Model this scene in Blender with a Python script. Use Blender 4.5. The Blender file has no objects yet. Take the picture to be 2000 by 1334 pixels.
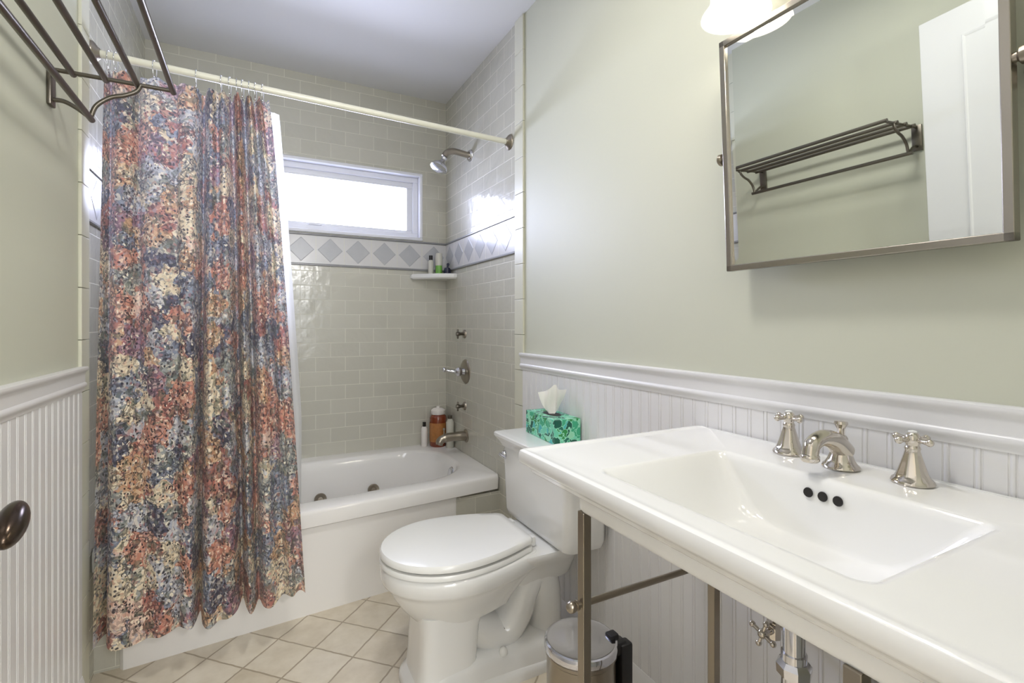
import bpy, bmesh, math, random
from mathutils import Vector, Matrix
from math import sin, cos, pi, radians, sqrt

random.seed(7)
SC = bpy.context.scene
COL = SC.collection
CZ = 1.14                      # camera height
XL, XR, YB, ZC = -0.465, 1.045, 2.89, 2.495

# ------------------------------------------------------------------ materials
def srgb(r, g, b):
    f = lambda c: (c/255/12.92) if c/255 <= .04045 else ((c/255+.055)/1.055)**2.4
    return (f(r), f(g), f(b), 1)

class NM:
    """small node-tree helper"""
    def __init__(s, name):
        s.m = bpy.data.materials.new(name); s.m.use_nodes = True
        s.t = s.m.node_tree; s.t.nodes.clear()
        s.out = s.t.nodes.new('ShaderNodeOutputMaterial')
    def n(s, typ, ins=None, **props):
        nd = s.t.nodes.new(typ)
        for k, v in props.items(): setattr(nd, k, v)
        for k, v in (ins or {}).items(): s.set(nd.inputs[k], v)
        return nd
    def set(s, sock, v):
        if isinstance(v, bpy.types.NodeSocket): s.t.links.new(v, sock)
        elif isinstance(v, bpy.types.Node): s.t.links.new(v.outputs[0], sock)
        else: sock.default_value = v
    def math(s, op, a, b=None, c=None):
        nd = s.n('ShaderNodeMath', operation=op); s.set(nd.inputs[0], a)
        if b is not None: s.set(nd.inputs[1], b)
        if c is not None: s.set(nd.inputs[2], c)
        return nd.outputs[0]
    def mix(s, fac, a, b, blend='MIX'):
        nd = s.n('ShaderNodeMix', data_type='RGBA', blend_type=blend)
        s.set(nd.inputs[0], fac); s.set(nd.inputs[6], a); s.set(nd.inputs[7], b)
        return nd.outputs[2]
    def ramp(s, fac, stops, interp='LINEAR'):
        nd = s.n('ShaderNodeValToRGB'); cr = nd.color_ramp; cr.interpolation = interp
        while len(cr.elements) < len(stops): cr.elements.new(.5)
        for e, (p, c) in zip(cr.elements, stops): e.position = p; e.color = c
        s.set(nd.inputs[0], fac); return nd.outputs[0]
    def xyz(s):
        p = s.n('ShaderNodeNewGeometry').outputs['Position']
        sp = s.n('ShaderNodeSeparateXYZ', {0: p}); return p, sp.outputs[0], sp.outputs[1], sp.outputs[2]
    def comb(s, x, y, z=0.0):
        return s.n('ShaderNodeCombineXYZ', {0: x, 1: y, 2: z}).outputs[0]
    def bump(s, h, strength=.3, dist=.001):
        return s.n('ShaderNodeBump', {'Height': h, 'Strength': strength, 'Distance': dist}).outputs[0]
    def bsdf(s, **k):
        nd = s.n('ShaderNodeBsdfPrincipled')
        for a, v in k.items(): s.set(nd.inputs[a.replace('_', ' ')], v)
        s.t.links.new(nd.outputs[0], s.out.inputs[0]); return nd

def plain(name, col, rough=.4, metal=0, spec=.5, coat=0, var=.03, scale=12, bump=0):
    m = NM(name)
    p = m.xyz()[0]
    nz = m.n('ShaderNodeTexNoise', {'Vector': p, 'Scale': scale, 'Detail': 3.0}).outputs[0]
    c = m.mix(nz, [x*(1-var) for x in col[:3]]+[1], [min(1, x*(1+var)) for x in col[:3]]+[1])
    k = dict(Base_Color=c, Roughness=rough, Metallic=metal, Specular_IOR_Level=spec, Coat_Weight=coat)
    if bump:
        nb = m.n('ShaderNodeTexNoise', {'Vector': p, 'Scale': 90.0, 'Detail': 3.0}).outputs[0]
        k['Normal'] = m.bump(nb, bump, .002)
    m.bsdf(**k); return m.m

SAGE = (196, 197, 180)
M_paint = plain('sage_paint', srgb(*SAGE), .55, spec=.4, var=.02, scale=2, bump=.06)
M_ceil = plain('ceiling_paint', srgb(212, 212, 212), .7, var=.01, scale=2)
M_hall = plain('hall_paint', srgb(225, 221, 212), .7)
M_white = plain('white_woodwork', srgb(222, 221, 221), .3, var=.01)
M_porc = plain('white_porcelain', srgb(229, 229, 227), .08, coat=.3, var=.008)
M_acryl = plain('tub_acrylic', srgb(232, 230, 227), .12, coat=.2, var=.008)
M_seat = plain('toilet_seat_plastic', srgb(230, 230, 227), .18, var=.005)
M_vinyl = plain('window_vinyl', srgb(228, 229, 235), .35, var=.01)
M_door = plain('door_paint', srgb(208, 208, 208), .35, var=.01)
M_nickel = plain('polished_nickel', srgb(206, 199, 189), .1, metal=1, var=.02)
M_bnick = plain('brushed_nickel', srgb(158, 149, 136), .28, metal=1, var=.05)
M_chrome = plain('chrome', srgb(215, 215, 220), .08, metal=1, var=.01)
M_pewter = plain('dark_pewter', srgb(116, 110, 101), .36, metal=1, var=.1)
M_frame = plain('mirror_frame_nickel', srgb(162, 156, 147), .25, metal=1, var=.04)
M_bronze = plain('oiled_bronze', srgb(70, 58, 48), .22, metal=.85, var=.2)
M_black = plain('black_plastic', srgb(28, 26, 26), .4)
M_dark = plain('dark_hole', srgb(20, 15, 12), .5)
M_rod = plain('ivory_rod', srgb(226, 224, 208), .3)
M_creamtile = plain('cream_trim_tile', srgb(208, 207, 190), .35, var=.04, scale=9)
M_grey = plain('silver_tape', srgb(150, 150, 150), .4)
M_brownbot = plain('amber_bottle', srgb(120, 52, 24), .12, var=.25, scale=20, coat=.5)
M_label = plain('gold_label', srgb(165, 110, 60), .4, var=.3, scale=60)
M_whitepl = plain('white_plastic', srgb(225, 220, 215), .3)
M_green = plain('green_tube', srgb(110, 165, 70), .3, var=.2, scale=50)
M_clearish = plain('pale_grey_plastic', srgb(190, 188, 176), .2)
M_navy = plain('navy_plastic', srgb(22, 24, 50), .3)
M_pencil = plain('grey_pencil_tile', srgb(138, 138, 140), .25, var=.08, scale=30)
M_bandbase = plain('pale_border_tile', srgb(204, 203, 202), .24, var=.05, scale=14)
M_diamond = plain('grey_diamond_tile', srgb(176, 177, 180), .26, var=.06, scale=25)
M_tissue = plain('tissue_paper', srgb(238, 236, 232), .9)

def mirror_mat():
    m = NM('mirror_silvering'); p = m.xyz()[0]
    c = m.mix(m.n('ShaderNodeTexNoise', {'Vector': p, 'Scale': 3.0}), (.84, .87, .84, 1), (.86, .88, .85, 1))
    m.bsdf(Base_Color=c, Roughness=.012, Metallic=1.0); return m.m
M_mirror = mirror_mat()

def wall_tile(name, axis):
    m = NM(name); p, x, y, z = m.xyz()
    h = x if axis == 'x' else y
    v = m.comb(m.math('ADD', h, -.372+.156*20), m.math('ADD', z, -.7182+.0788*20))
    br = m.n('ShaderNodeTexBrick', {'Vector': v, 'Color1': srgb(186, 184, 172), 'Color2': srgb(194, 192, 180),
             'Mortar': srgb(218, 216, 202), 'Scale': 1.0, 'Mortar Size': .0019, 'Mortar Smooth': .35, 'Bias': 0.0,
             'Brick Width': .156, 'Row Height': .0788}, offset=.5, offset_frequency=2)
    nz = m.n('ShaderNodeTexNoise', {'Vector': p, 'Scale': 9.0, 'Detail': 2.0}).outputs[0]
    nz2 = m.n('ShaderNodeTexNoise', {'Vector': p, 'Scale': 21.0, 'Detail': 2.0}).outputs[0]
    c = m.mix(.3, br.outputs[0], m.mix(nz, srgb(180, 178, 165), srgb(200, 198, 186)))
    hgt = m.math('ADD', m.math('MULTIPLY', br.outputs[1], -1.0), m.math('MULTIPLY', nz2, 2.6))
    rough = m.math('MULTIPLY_ADD', br.outputs[1], .5, .17)
    m.bsdf(Base_Color=c, Roughness=rough, Specular_IOR_Level=.5, Normal=m.bump(hgt, .5, .0016)); return m.m
M_tilex = wall_tile('subway_tile_long_wall', 'x')
M_tiley = wall_tile('subway_tile_end_wall', 'y')

def floor_mat():
    m = NM('diagonal_stone_tile'); p, x, y, z = m.xyz(); s = 1/sqrt(2)
    a = m.math('ADD', m.math('MULTIPLY', m.math('ADD', x, y), s), -1.446+.1565*60)
    b = m.math('ADD', m.math('MULTIPLY', m.math('SUBTRACT', y, x), s), -1.027+.1565*60)
    warp = m.n('ShaderNodeTexNoise', {'Vector': p, 'Scale': 22.0, 'Detail': 2.0}).outputs[0]
    w = m.math('MULTIPLY', m.math('SUBTRACT', warp, .5), .007)
    br = m.n('ShaderNodeTexBrick', {'Vector': m.comb(m.math('ADD', a, w), m.math('ADD', b, w)),
             'Color1': srgb(224, 216, 200), 'Color2': srgb(204, 193, 172), 'Mortar': srgb(168, 156, 136), 'Scale': 1.0,
             'Mortar Size': .0034, 'Mortar Smooth': .3, 'Bias': 0.0, 'Brick Width': .1565, 'Row Height': .1565}, offset=0.0, offset_frequency=1)
    nz = m.n('ShaderNodeTexNoise', {'Vector': p, 'Scale': 13.0, 'Detail': 6.0, 'Roughness': .6}).outputs[0]
    c = m.mix(.45, br.outputs[0], m.mix(br.outputs[1], m.ramp(nz, [(.3, srgb(190, 178, 156)), (.7, srgb(228, 220, 204))]), srgb(166, 153, 132)))
    m.bsdf(Base_Color=c, Roughness=.42, Normal=m.bump(m.math('ADD', m.math('MULTIPLY', br.outputs[1], -1.0), m.math('MULTIPLY', nz, .4)), .5, .002))
    return m.m
M_floor = floor_mat()

def curtain_mat():
    m = NM('floral_curtain_fabric')
    uv = m.n('ShaderNodeUVMap').outputs[0]
    wn = m.n('ShaderNodeTexNoise', {'Vector': uv, 'Scale': 26.0, 'Detail': 3.0})
    off = m.n('ShaderNodeVectorMath', {0: wn.outputs[1], 1: (.5, .5, .5)}, operation='SUBTRACT').outputs[0]
    def warp(k):
        sc = m.n('ShaderNodeVectorMath', {0: off, 'Scale': k}, operation='SCALE').outputs[0]
        return m.n('ShaderNodeVectorMath', {0: uv, 1: sc}, operation='ADD').outputs[0]
    big = m.n('ShaderNodeTexVoronoi', {'Vector': warp(.11), 'Scale': 12.5, 'Randomness': 1.0})
    bigr = m.n('ShaderNodeSeparateColor', {0: big.outputs['Color']})
    stops = [(0, srgb(204, 142, 112)), (.14, srgb(140, 150, 168)), (.26, srgb(224, 210, 180)), (.40, srgb(180, 116, 98)),
             (.48, srgb(164, 168, 162)), (.57, srgb(206, 166, 118)), (.68, srgb(194, 196, 202)), (.80, srgb(166, 126, 142)),
             (.87, srgb(224, 196, 178)), (.93, srgb(104, 106, 128))]
    base = m.ramp(bigr.outputs[0], stops, 'CONSTANT')
    # petals: small cells jittered round the bloom colour
    sm = m.n('ShaderNodeTexVoronoi', {'Vector': warp(.025), 'Scale': 110.0})
    smr = m.n('ShaderNodeSeparateColor', {0: sm.outputs['Color']})
    pet = m.ramp(smr.outputs[0], [(0, srgb(44, 42, 58)), (.22, srgb(112, 92, 84)), (.32, srgb(200, 146, 118)), (.43, srgb(240, 230, 208)),
                                   (.62, srgb(172, 180, 194)), (.8, srgb(240, 228, 206)), (.92, srgb(190, 92, 72))], 'CONSTANT')
    mixf = m.math('MULTIPLY', smr.outputs[1], .62)
    c = m.mix(mixf, base, pet)
    # flower centres / seeds: dark dots
    dots = m.n('ShaderNodeTexVoronoi', {'Vector': warp(.02), 'Scale': 88.0})
    d = m.math('LESS_THAN', dots.outputs['Distance'], .34)
    dr = m.n('ShaderNodeSeparateColor', {0: dots.outputs['Color']})
    d = m.math('MULTIPLY', d, m.math('GREATER_THAN', dr.outputs[0], .4))
    c = m.mix(m.math('MULTIPLY', d, .85), c, srgb(44, 40, 56))
    # petal outlines
    ed = m.n('ShaderNodeTexVoronoi', {'Vector': warp(.03), 'Scale': 60.0}, feature='DISTANCE_TO_EDGE')
    e = m.math('LESS_THAN', ed.outputs['Distance'], .09)
    er = m.n('ShaderNodeTexNoise', {'Vector': uv, 'Scale': 18.0}).outputs[0]
    c = m.mix(m.math('MULTIPLY', e, m.ramp(er, [(.47, (0, 0, 0, 1)), (.56, (.6, .6, .6, 1))])), c, srgb(62, 60, 70))
    lf = m.n('ShaderNodeTexVoronoi', {'Vector': warp(.05), 'Scale': 60.0}, distance='MANHATTAN')
    lr = m.n('ShaderNodeSeparateColor', {0: lf.outputs['Color']})
    l = m.math('MULTIPLY', m.math('LESS_THAN', lf.outputs['Distance'], .38), m.math('GREATER_THAN', lr.outputs[2], .66))
    c = m.mix(m.math('MULTIPLY', l, .85), c, srgb(238, 230, 208))
    c = m.mix(m.math('MULTIPLY', m.math('LESS_THAN', lr.outputs[2], .1), .5), c, srgb(104, 116, 96))
    c = m.n('ShaderNodeGamma', {'Color': c, 'Gamma': 1.35}).outputs[0]
    c = m.n('ShaderNodeHueSaturation', {'Color': c, 'Saturation': .84, 'Value': 1.32}).outputs[0]
    df = m.n('ShaderNodeBsdfPrincipled', {'Base Color': c, 'Roughness': .85, 'Specular IOR Level': .2})
    tr = m.n('ShaderNodeBsdfTranslucent', {'Color': m.mix(.5, c, (.82, .82, .86, 1))})
    mx = m.n('ShaderNodeMixShader', {0: .36, 1: df.outputs[0], 2: tr.outputs[0]})
    m.t.links.new(mx.outputs[0], m.out.inputs[0]); return m.m
M_curtain = curtain_mat()

def liner_mat():
    m = NM('white_vinyl_liner')
    p = m.xyz()[0]
    c = m.mix(m.n('ShaderNodeTexNoise', {'Vector': p, 'Scale': 5.0}), (.88, .88, .88, 1), (.93, .93, .93, 1))
    df = m.n('ShaderNodeBsdfPrincipled', {'Base Color': c, 'Roughness': .4})
    tr = m.n('ShaderNodeBsdfTranslucent', {'Color': c})
    mx = m.n('ShaderNodeMixShader', {0: .6, 1: df.outputs[0], 2: tr.outputs[0]})
    tp = m.n('ShaderNodeBsdfTransparent')
    mx2 = m.n('ShaderNodeMixShader', {0: .12, 1: mx.outputs[0], 2: tp.outputs[0]})
    m.t.links.new(mx2.outputs[0], m.out.inputs[0]); return m.m
M_liner = liner_mat()

def glass_mat():
    m = NM('window_glass')
    p = m.xyz()[0]
    nz = m.n('ShaderNodeTexNoise', {'Vector': p, 'Scale': 2.0})
    tp = m.n('ShaderNodeBsdfTransparent', {'Color': m.mix(nz, (.95, .96, .97, 1), (.97, .98, .98, 1))})
    gl = m.n('ShaderNodeBsdfGlossy', {'Roughness': .02})
    fr = m.n('ShaderNodeFresnel', {'IOR': 1.45})
    mx = m.n('ShaderNodeMixShader', {0: m.math('MULTIPLY', fr.outputs[0], .8), 1: tp.outputs[0], 2: gl.outputs[0]})
    m.t.links.new(mx.outputs[0], m.out.inputs[0]); return m.m
M_glass = glass_mat()

def emit_mat(name, col, st):
    m = NM(name)
    m.n('ShaderNodeTexNoise')
    e = m.n('ShaderNodeEmission', {'Color': col, 'Strength': st})
    m.t.links.new(e.outputs[0], m.out.inputs[0]); return m.m
M_bulb = emit_mat('lit_bulb', (1, .9, .72, 1), 28)
M_globe = emit_mat('fill_globe_glow', (1, .985, .96, 1), 66)  # glow of the added hall globe that brightens the room
M_disc = emit_mat('fill_diffuser_glow', (1, .93, .84, 1), 6)  # glow of the added ceiling fill fixture

def shade_mat():
    m = NM('frosted_shade_glass'); p = m.xyz()[0]
    c = m.mix(m.n('ShaderNodeTexNoise', {'Vector': p, 'Scale': 8.0}), (.93, .93, .92, 1), (.96, .95, .93, 1))
    df = m.n('ShaderNodeBsdfPrincipled', {'Base Color': c, 'Roughness': .25, 'Emission Color': (1, .93, .82, 1), 'Emission Strength': .55})
    tr = m.n('ShaderNodeBsdfTranslucent', {'Color': c})
    mx = m.n('ShaderNodeMixShader', {0: .55, 1: df.outputs[0], 2: tr.outputs[0]})
    m.t.links.new(mx.outputs[0], m.out.inputs[0]); return m.m
M_shade = shade_mat()

def tissue_box_mat():
    m = NM('leaf_print_card'); p = m.n('ShaderNodeTexCoord').outputs['Object']
    wn = m.n('ShaderNodeTexNoise', {'Vector': p, 'Scale': 30.0})
    off = m.n('ShaderNodeVectorMath', {0: wn.outputs[1], 'Scale': .05}, operation='SCALE').outputs[0]
    v = m.n('ShaderNodeVectorMath', {0: p, 1: off}, operation='ADD').outputs[0]
    vo = m.n('ShaderNodeTexVoronoi', {'Vector': v, 'Scale': 42.0})
    r = m.n('ShaderNodeSeparateColor', {0: vo.outputs['Color']}).outputs[0]
    c = m.ramp(r, [(0, srgb(20, 92, 74)), (.22, srgb(64, 170, 128)), (.4, srgb(110, 205, 170)), (.55, srgb(46, 140, 72)),
                   (.68, srgb(70, 180, 178)), (.82, srgb(150, 215, 180)), (.93, srgb(28, 110, 90))], 'CONSTANT')
    ed = m.n('ShaderNodeTexVoronoi', {'Vector': v, 'Scale': 42.0}, feature='DISTANCE_TO_EDGE').outputs['Distance']
    c = m.mix(m.math('LESS_THAN', ed, .05), c, srgb(150, 220, 190))
    m.bsdf(Base_Color=c, Roughness=.35); return m.m
M_tbox = tissue_box_mat()

# ------------------------------------------------------------------ mesh helpers
def link(name, bm, mats, parent=None, smooth=None, loc=None):
    bmesh.ops.recalc_face_normals(bm, faces=bm.faces)
    me = bpy.data.meshes.new(name); bm.to_mesh(me); bm.free()
    if not isinstance(mats, (list, tuple)): mats = [mats]
    for m in mats: me.materials.append(m)
    o = bpy.data.objects.new(name, me); COL.objects.link(o)
    if parent: o.parent = parent
    if loc: o.location = loc
    if smooth is not None:
        for p in me.polygons: p.use_smooth = True
        me.set_sharp_from_angle(angle=radians(smooth))
    return o

def tag(o, label=None, cat=None, group=None, kind=None):
    if label: o['label'] = label
    if cat: o['category'] = cat
    if group: o['group'] = group
    if kind: o['kind'] = kind
    return o
def empty(name, loc, label, cat, group=None, rz=0):
    o = bpy.data.objects.new(name, None); COL.objects.link(o); o.location = loc; o.rotation_euler.z = rz
    o.empty_display_size = .05
    return tag(o, label, cat, group)
def structure(o): o['kind'] = 'structure'; return o

def box(bm, x0, x1, y0, y1, z0, z1, bev=0, mi=0, seg=2):
    r = bmesh.ops.create_cube(bm, size=1)
    vs = r['verts']
    for v in vs:
        v.co = Vector(((x0+x1)/2+v.co.x*(x1-x0), (y0+y1)/2+v.co.y*(y1-y0), (z0+z1)/2+v.co.z*(z1-z0)))
    fs = set(f for v in vs for f in v.link_faces)
    for f in fs: f.material_index = mi
    if bev:
        es = set(e for v in vs for e in v.link_edges)
        r2 = bmesh.ops.bevel(bm, geom=list(es), offset=bev, segments=seg, profile=.5, affect='EDGES')
        for f in r2['faces']: f.material_index = mi
    return bm
def quad(bm, pts, mi=0):
    f = bm.faces.new([bm.verts.new(p) for p in pts]); f.material_index = mi; return f
def frame_of(d):
    d = d.normalized(); u = Vector((0, 0, 1)) if abs(d.z) < .9 else Vector((1, 0, 0))
    a = d.cross(u).normalized(); return a, d.cross(a).normalized()
def tube(bm, pts, r, seg=12, cap=True, mi=0):
    pts = [Vector(p) for p in pts]; n = len(pts)
    rs = r if isinstance(r, (list, tuple)) else [r]*n
    rings = []; a = None
    for i, p in enumerate(pts):
        d = (pts[min(i+1, n-1)]-pts[max(i-1, 0)]).normalized()
        if a is None: a, b = frame_of(d)
        else:
            a = (a-d*a.dot(d)).normalized(); b = d.cross(a).normalized()
        rings.append([bm.verts.new(p+(a*cos(2*pi*k/seg)+b*sin(2*pi*k/seg))*rs[i]) for k in range(seg)])
    for i in range(n-1):
        for k in range(seg):
            f = bm.faces.new((rings[i][k], rings[i][(k+1) % seg], rings[i+1][(k+1) % seg], rings[i+1][k])); f.material_index = mi
    if cap:
        for rg in (rings[0], rings[-1]):
            f = bm.faces.new(rg); f.material_index = mi
    return bm
def lathe(bm, prof, c=(0, 0, 0), axis=(0, 0, 1), seg=24, mi=0, flute=None):
    """prof: list of (radius, height along axis)"""
    c = Vector(c); d = Vector(axis).normalized(); a, b = frame_of(d)
    rings = []
    for (r, h) in prof:
        if r < 1e-5: rings.append([bm.verts.new(c+d*h)])
        else: rings.append([bm.verts.new(c+d*h+(a*cos(2*pi*k/seg)+b*sin(2*pi*k/seg))*r*(flute(k, h) if flute else 1)) for k in range(seg)])
    for i in range(len(rings)-1):
        A, B = rings[i], rings[i+1]
        for k in range(seg):
            k2 = (k+1) % seg
            if len(A) == 1 and len(B) == 1: continue
            if len(A) == 1: f = bm.faces.new((A[0], B[k2], B[k]))
            elif len(B) == 1: f = bm.faces.new((A[k], A[k2], B[0]))
            else: f = bm.faces.new((A[k], A[k2], B[k2], B[k]))
            f.material_index = mi
    for rg in (rings[0], rings[-1]):
        if len(rg) > 1: bm.faces.new(rg).material_index = mi
    return bm
def spline(pts, n=8):
    P = [Vector(p) for p in pts]; P = [2*P[0]-P[1]]+P+[2*P[-1]-P[-2]]; out = []
    for i in range(1, len(P)-2):
        for k in range(n):
            t = k/n; a, b, c, d = P[i-1], P[i], P[i+1], P[i+2]
            out.append(.5*((2*b)+(c-a)*t+(2*a-5*b+4*c-d)*t*t+(3*b-a-3*c+d)*t**3))
    out.append(P[-2]); return out
def ball(bm, c, r, sx=1, sy=1, sz=1, seg=16, mi=0):
    res = bmesh.ops.create_uvsphere(bm, u_segments=seg, v_segments=seg//2+2, radius=r)
    for v in res['verts']: v.co = Vector((v.co.x*sx, v.co.y*sy, v.co.z*sz))+Vector(c)
    for f in set(f for v in res['verts'] for f in v.link_faces): f.material_index = mi
    return bm
def rrect(x0, x1, y0, y1, r, n=6, z=0):
    """rounded rectangle outline, 4*(n+1) points, same count for any size"""
    r = min(r, (x1-x0)/2-1e-4, (y1-y0)/2-1e-4); pts = []
    for (cx, cy, a0) in ((x1-r, y1-r, 0), (x0+r, y1-r, pi/2), (x0+r, y0+r, pi), (x1-r, y0+r, 1.5*pi)):
        for k in range(n+1):
            a = a0+k/n*pi/2; pts.append(Vector((cx+r*cos(a), cy+r*sin(a), z)))
    return pts
def loft(bm, rings, close_a=False, close_b=False, mi=0):
    R = [[bm.verts.new(p) for p in rg] for rg in rings]
    n = len(R[0])
    for i in range(len(R)-1):
        for k in range(n):
            f = bm.faces.new((R[i][k], R[i][(k+1) % n], R[i+1][(k+1) % n], R[i+1][k])); f.material_index = mi
    if close_a: bm.faces.new(R[0]).material_index = mi
    if close_b: bm.faces.new(R[-1]).material_index = mi
    return bm
def copy_tree(o, parent=None):
    c = o.copy(); COL.objects.link(c); c.parent = parent
    for ch in list(o.children): copy_tree(ch, c)
    return c
NB = bmesh.new
def rectframe(bm, x0, x1, z0, z1, w, y0, y1, bev=.003, mi=0):
    box(bm, x0, x1, y0, y1, z1-w, z1, bev, mi); box(bm, x0, x1, y0, y1, z0, z0+w, bev, mi)
    box(bm, x0, x0+w, y0, y1, z0+w*.98, z1-w*.98, bev, mi); box(bm, x1-w, x1, y0, y1, z0+w*.98, z1-w*.98, bev, mi)

# ------------------------------------------------------------------ room shell
HY0, HX0, HX1 = -1.7, -1.3, 1.7          # hall extents
bm = NB(); box(bm, HX0, HX1, HY0, YB+.02, -.1, 0)
structure(link('floor', bm, M_floor))
bm = NB(); box(bm, HX0, HX1, HY0, YB+.15, ZC, ZC+.1)
structure(link('ceiling', bm, M_ceil))
TY = 1.965                                # tile begins
# left and right walls: paint up to the alcove, tile inside it
def side_wall(name, x, out, y0):
    bm = NB()
    quad(bm, [(x, y0, 0), (x, TY, 0), (x, TY, ZC), (x, y0, ZC)], 0)
    quad(bm, [(x, TY, 0), (x, YB, 0), (x, YB, ZC), (x, TY, ZC)], 1)
    xo = x+out*.1
    quad(bm, [(xo, y0, 0), (xo, YB, 0), (xo, YB, ZC), (xo, y0, ZC)], 0)
    quad(bm, [(x, y0, 0), (xo, y0, 0), (xo, y0, ZC), (x, y0, ZC)], 0)
    quad(bm, [(x, YB, 0), (xo, YB, 0), (xo, YB, ZC), (x, YB, ZC)], 0)
    bmesh.ops.remove_doubles(bm, verts=bm.verts, dist=1e-5)
    return structure(link(name, bm, [M_paint, M_tiley]))
side_wall('wall_left', XL, -1, .2)
side_wall('wall_right', XR, 1, .06)
# back wall with window opening
WX0, WX1, WZ0, WZ1 = -.315, .895, CZ+.497, CZ+.900
bm = NB()
def holed(bm, y):
    xs = [XL-.1, WX0, WX1, XR+.1]; zs = [0, WZ0, WZ1, ZC]
    for i in range(3):
        for j in range(3):
            if i == 1 and j == 1: continue
            quad(bm, [(xs[i], y, zs[j]), (xs[i+1], y, zs[j]), (xs[i+1], y, zs[j+1]), (xs[i], y, zs[j+1])])
holed(bm, YB); holed(bm, YB+.14)
for (a, b) in (((WX0, WZ0), (WX1, WZ0)), ((WX1, WZ0), (WX1, WZ1)), ((WX1, WZ1), (WX0, WZ1)), ((WX0, WZ1), (WX0, WZ0))):
    quad(bm, [(a[0], YB, a[1]), (b[0], YB, b[1]), (b[0], YB+.14, b[1]), (a[0], YB+.14, a[1])])
bmesh.ops.remove_doubles(bm, verts=bm.verts, dist=1e-5)
structure(link('wall_back', bm, M_tilex))
# near wall round the doorway and the hall behind it
bm = NB()
box(bm, XL-.1, -.27, -.1, .2, 0, ZC)
box(bm, .48, XR+.1, -.1, .06, 0, ZC)
box(bm, -.27, .48, -.1, .06, 2.18, ZC)
structure(link('wall_front', bm, M_paint))
bm = NB()
box(bm, HX0-.1, HX0, HY0, -.1, 0, ZC); box(bm, HX1, HX1+.1, HY0, -.1, 0, ZC); box(bm, HX0, -.55, HY0-.1, HY0, 0, ZC); box(bm, .95, HX1, HY0-.1, HY0, 0, ZC); box(bm, -.55, .95, HY0-.1, HY0, 0, .8); box(bm, -.55, .95, HY0-.1, HY0, 2.2, ZC)
box(bm, HX0, XL-.1, -.12, -.02, 0, ZC); box(bm, XR+.1, HX1, -.12, -.02, 0, ZC)
structure(link('wall_hall', bm, M_hall))
bm = NB(); rectframe(bm, -.55, .95, .8, 2.2, .05, HY0-.1, HY0+.01, .004); box(bm, .185, .215, HY0-.06, HY0-.03, .84, 2.16)
fr2 = structure(link('added_hall_window', bm, M_white))  # added window, unseen, lets fill daylight in behind the camera
bm = NB(); box(bm, -.5, .9, HY0-.05, HY0-.046, .85, 2.15); link('pane', bm, M_glass, fr2)
# door lining
bm = NB()
box(bm, -.27, -.25, -.11, .21, 0, 2.18, .002); box(bm, .46, .48, -.11, .07, 0, 2.18, .002); box(bm, -.27, .48, -.11, .07, 2.16, 2.18, .002)
structure(link('trim_1', bm, M_white))

# cream bullnose strips where tile meets paint
def bullnose(name, x, s):
    bm = NB(); z = 0.0
    while z < ZC-.002:
        z1 = min(z+.1545, ZC)
        box(bm, min(x, x+s*.009), max(x, x+s*.009), 1.888, TY, z+.0002, z1-.0002, .0012); z += .156
    return structure(link(name, bm, M_creamtile))
bullnose('trim_2', XL, 1); bullnose('trim_3', XR, -1)

# beadboard wainscot
def wainscot(name, x, s, y0, y1):
    bm = NB(); th = .010; pitch = .0415
    prof = []; y = y1
    while y > y0:
        for (dy, d) in ((0, th), (.0285, th), (.0295, th-.0012), (.0311, th-.0012), (.0325, th), (.0335, th+.0004), (.0355, th+.0007), (.0375, th+.0004), (.0385, th-.0012), (.0403, th-.0012)):
            if y-dy > y0: prof.append((y-dy, d))
        y -= pitch
    prof.append((y0, th))
    lo = [bm.verts.new((x+s*d, yy, .085)) for yy, d in prof]; hi = [bm.verts.new((x+s*d, yy, .965)) for yy, d in prof]
    for i in range(len(prof)-1): bm.faces.new((lo[i], lo[i+1], hi[i+1], hi[i]))
    quad(bm, [(x, y1, .085), (x+s*th, y1, .085), (x+s*th, y1, .965), (x, y1, .965)])
    return structure(link(name, bm, M_white))
wainscot('trim_4', XL, 1, .2, 1.888); wainscot('trim_5', XR, -1, .06, 1.888)
def profile_run(name, x, s, y0, y1, prof, mat=M_white):
    bm = NB()
    A = [bm.verts.new((x+s*d, y0, z)) for d, z in prof]; B = [bm.verts.new((x+s*d, y1, z)) for d, z in prof]
    n = len(prof)
    for i in range(n): bm.faces.new((A[i], A[(i+1) % n], B[(i+1) % n], B[i]))
    bm.faces.new(A); bm.faces.new(B)
    return structure(link(name, bm, mat, smooth=40))
rail = [(0, 1.012), (.019, 1.012), (.022, 1.010), (.0225, 1.006), (.0215, 1.001), (.018, .997), (.0155, .993), (.0145, .988), (.0145, .966),
        (.018, .963), (.019, .958), (.018, .953), (.0145, .949), (.013, .944), (.0125, .940), (0, .940)]
profile_run('trim_6', XL, 1, .2, 1.9, rail); profile_run('trim_7', XR, -1, .06, 1.9, rail)
base = [(0, 0), (.016, 0), (.016, .075), (.013, .085), (.011, .094), (0, .095)]
profile_run('baseboard_left', XL, 1, .2, 1.888, base); profile_run('baseboard_right', XR, -1, .06, 1.888, base)

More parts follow.
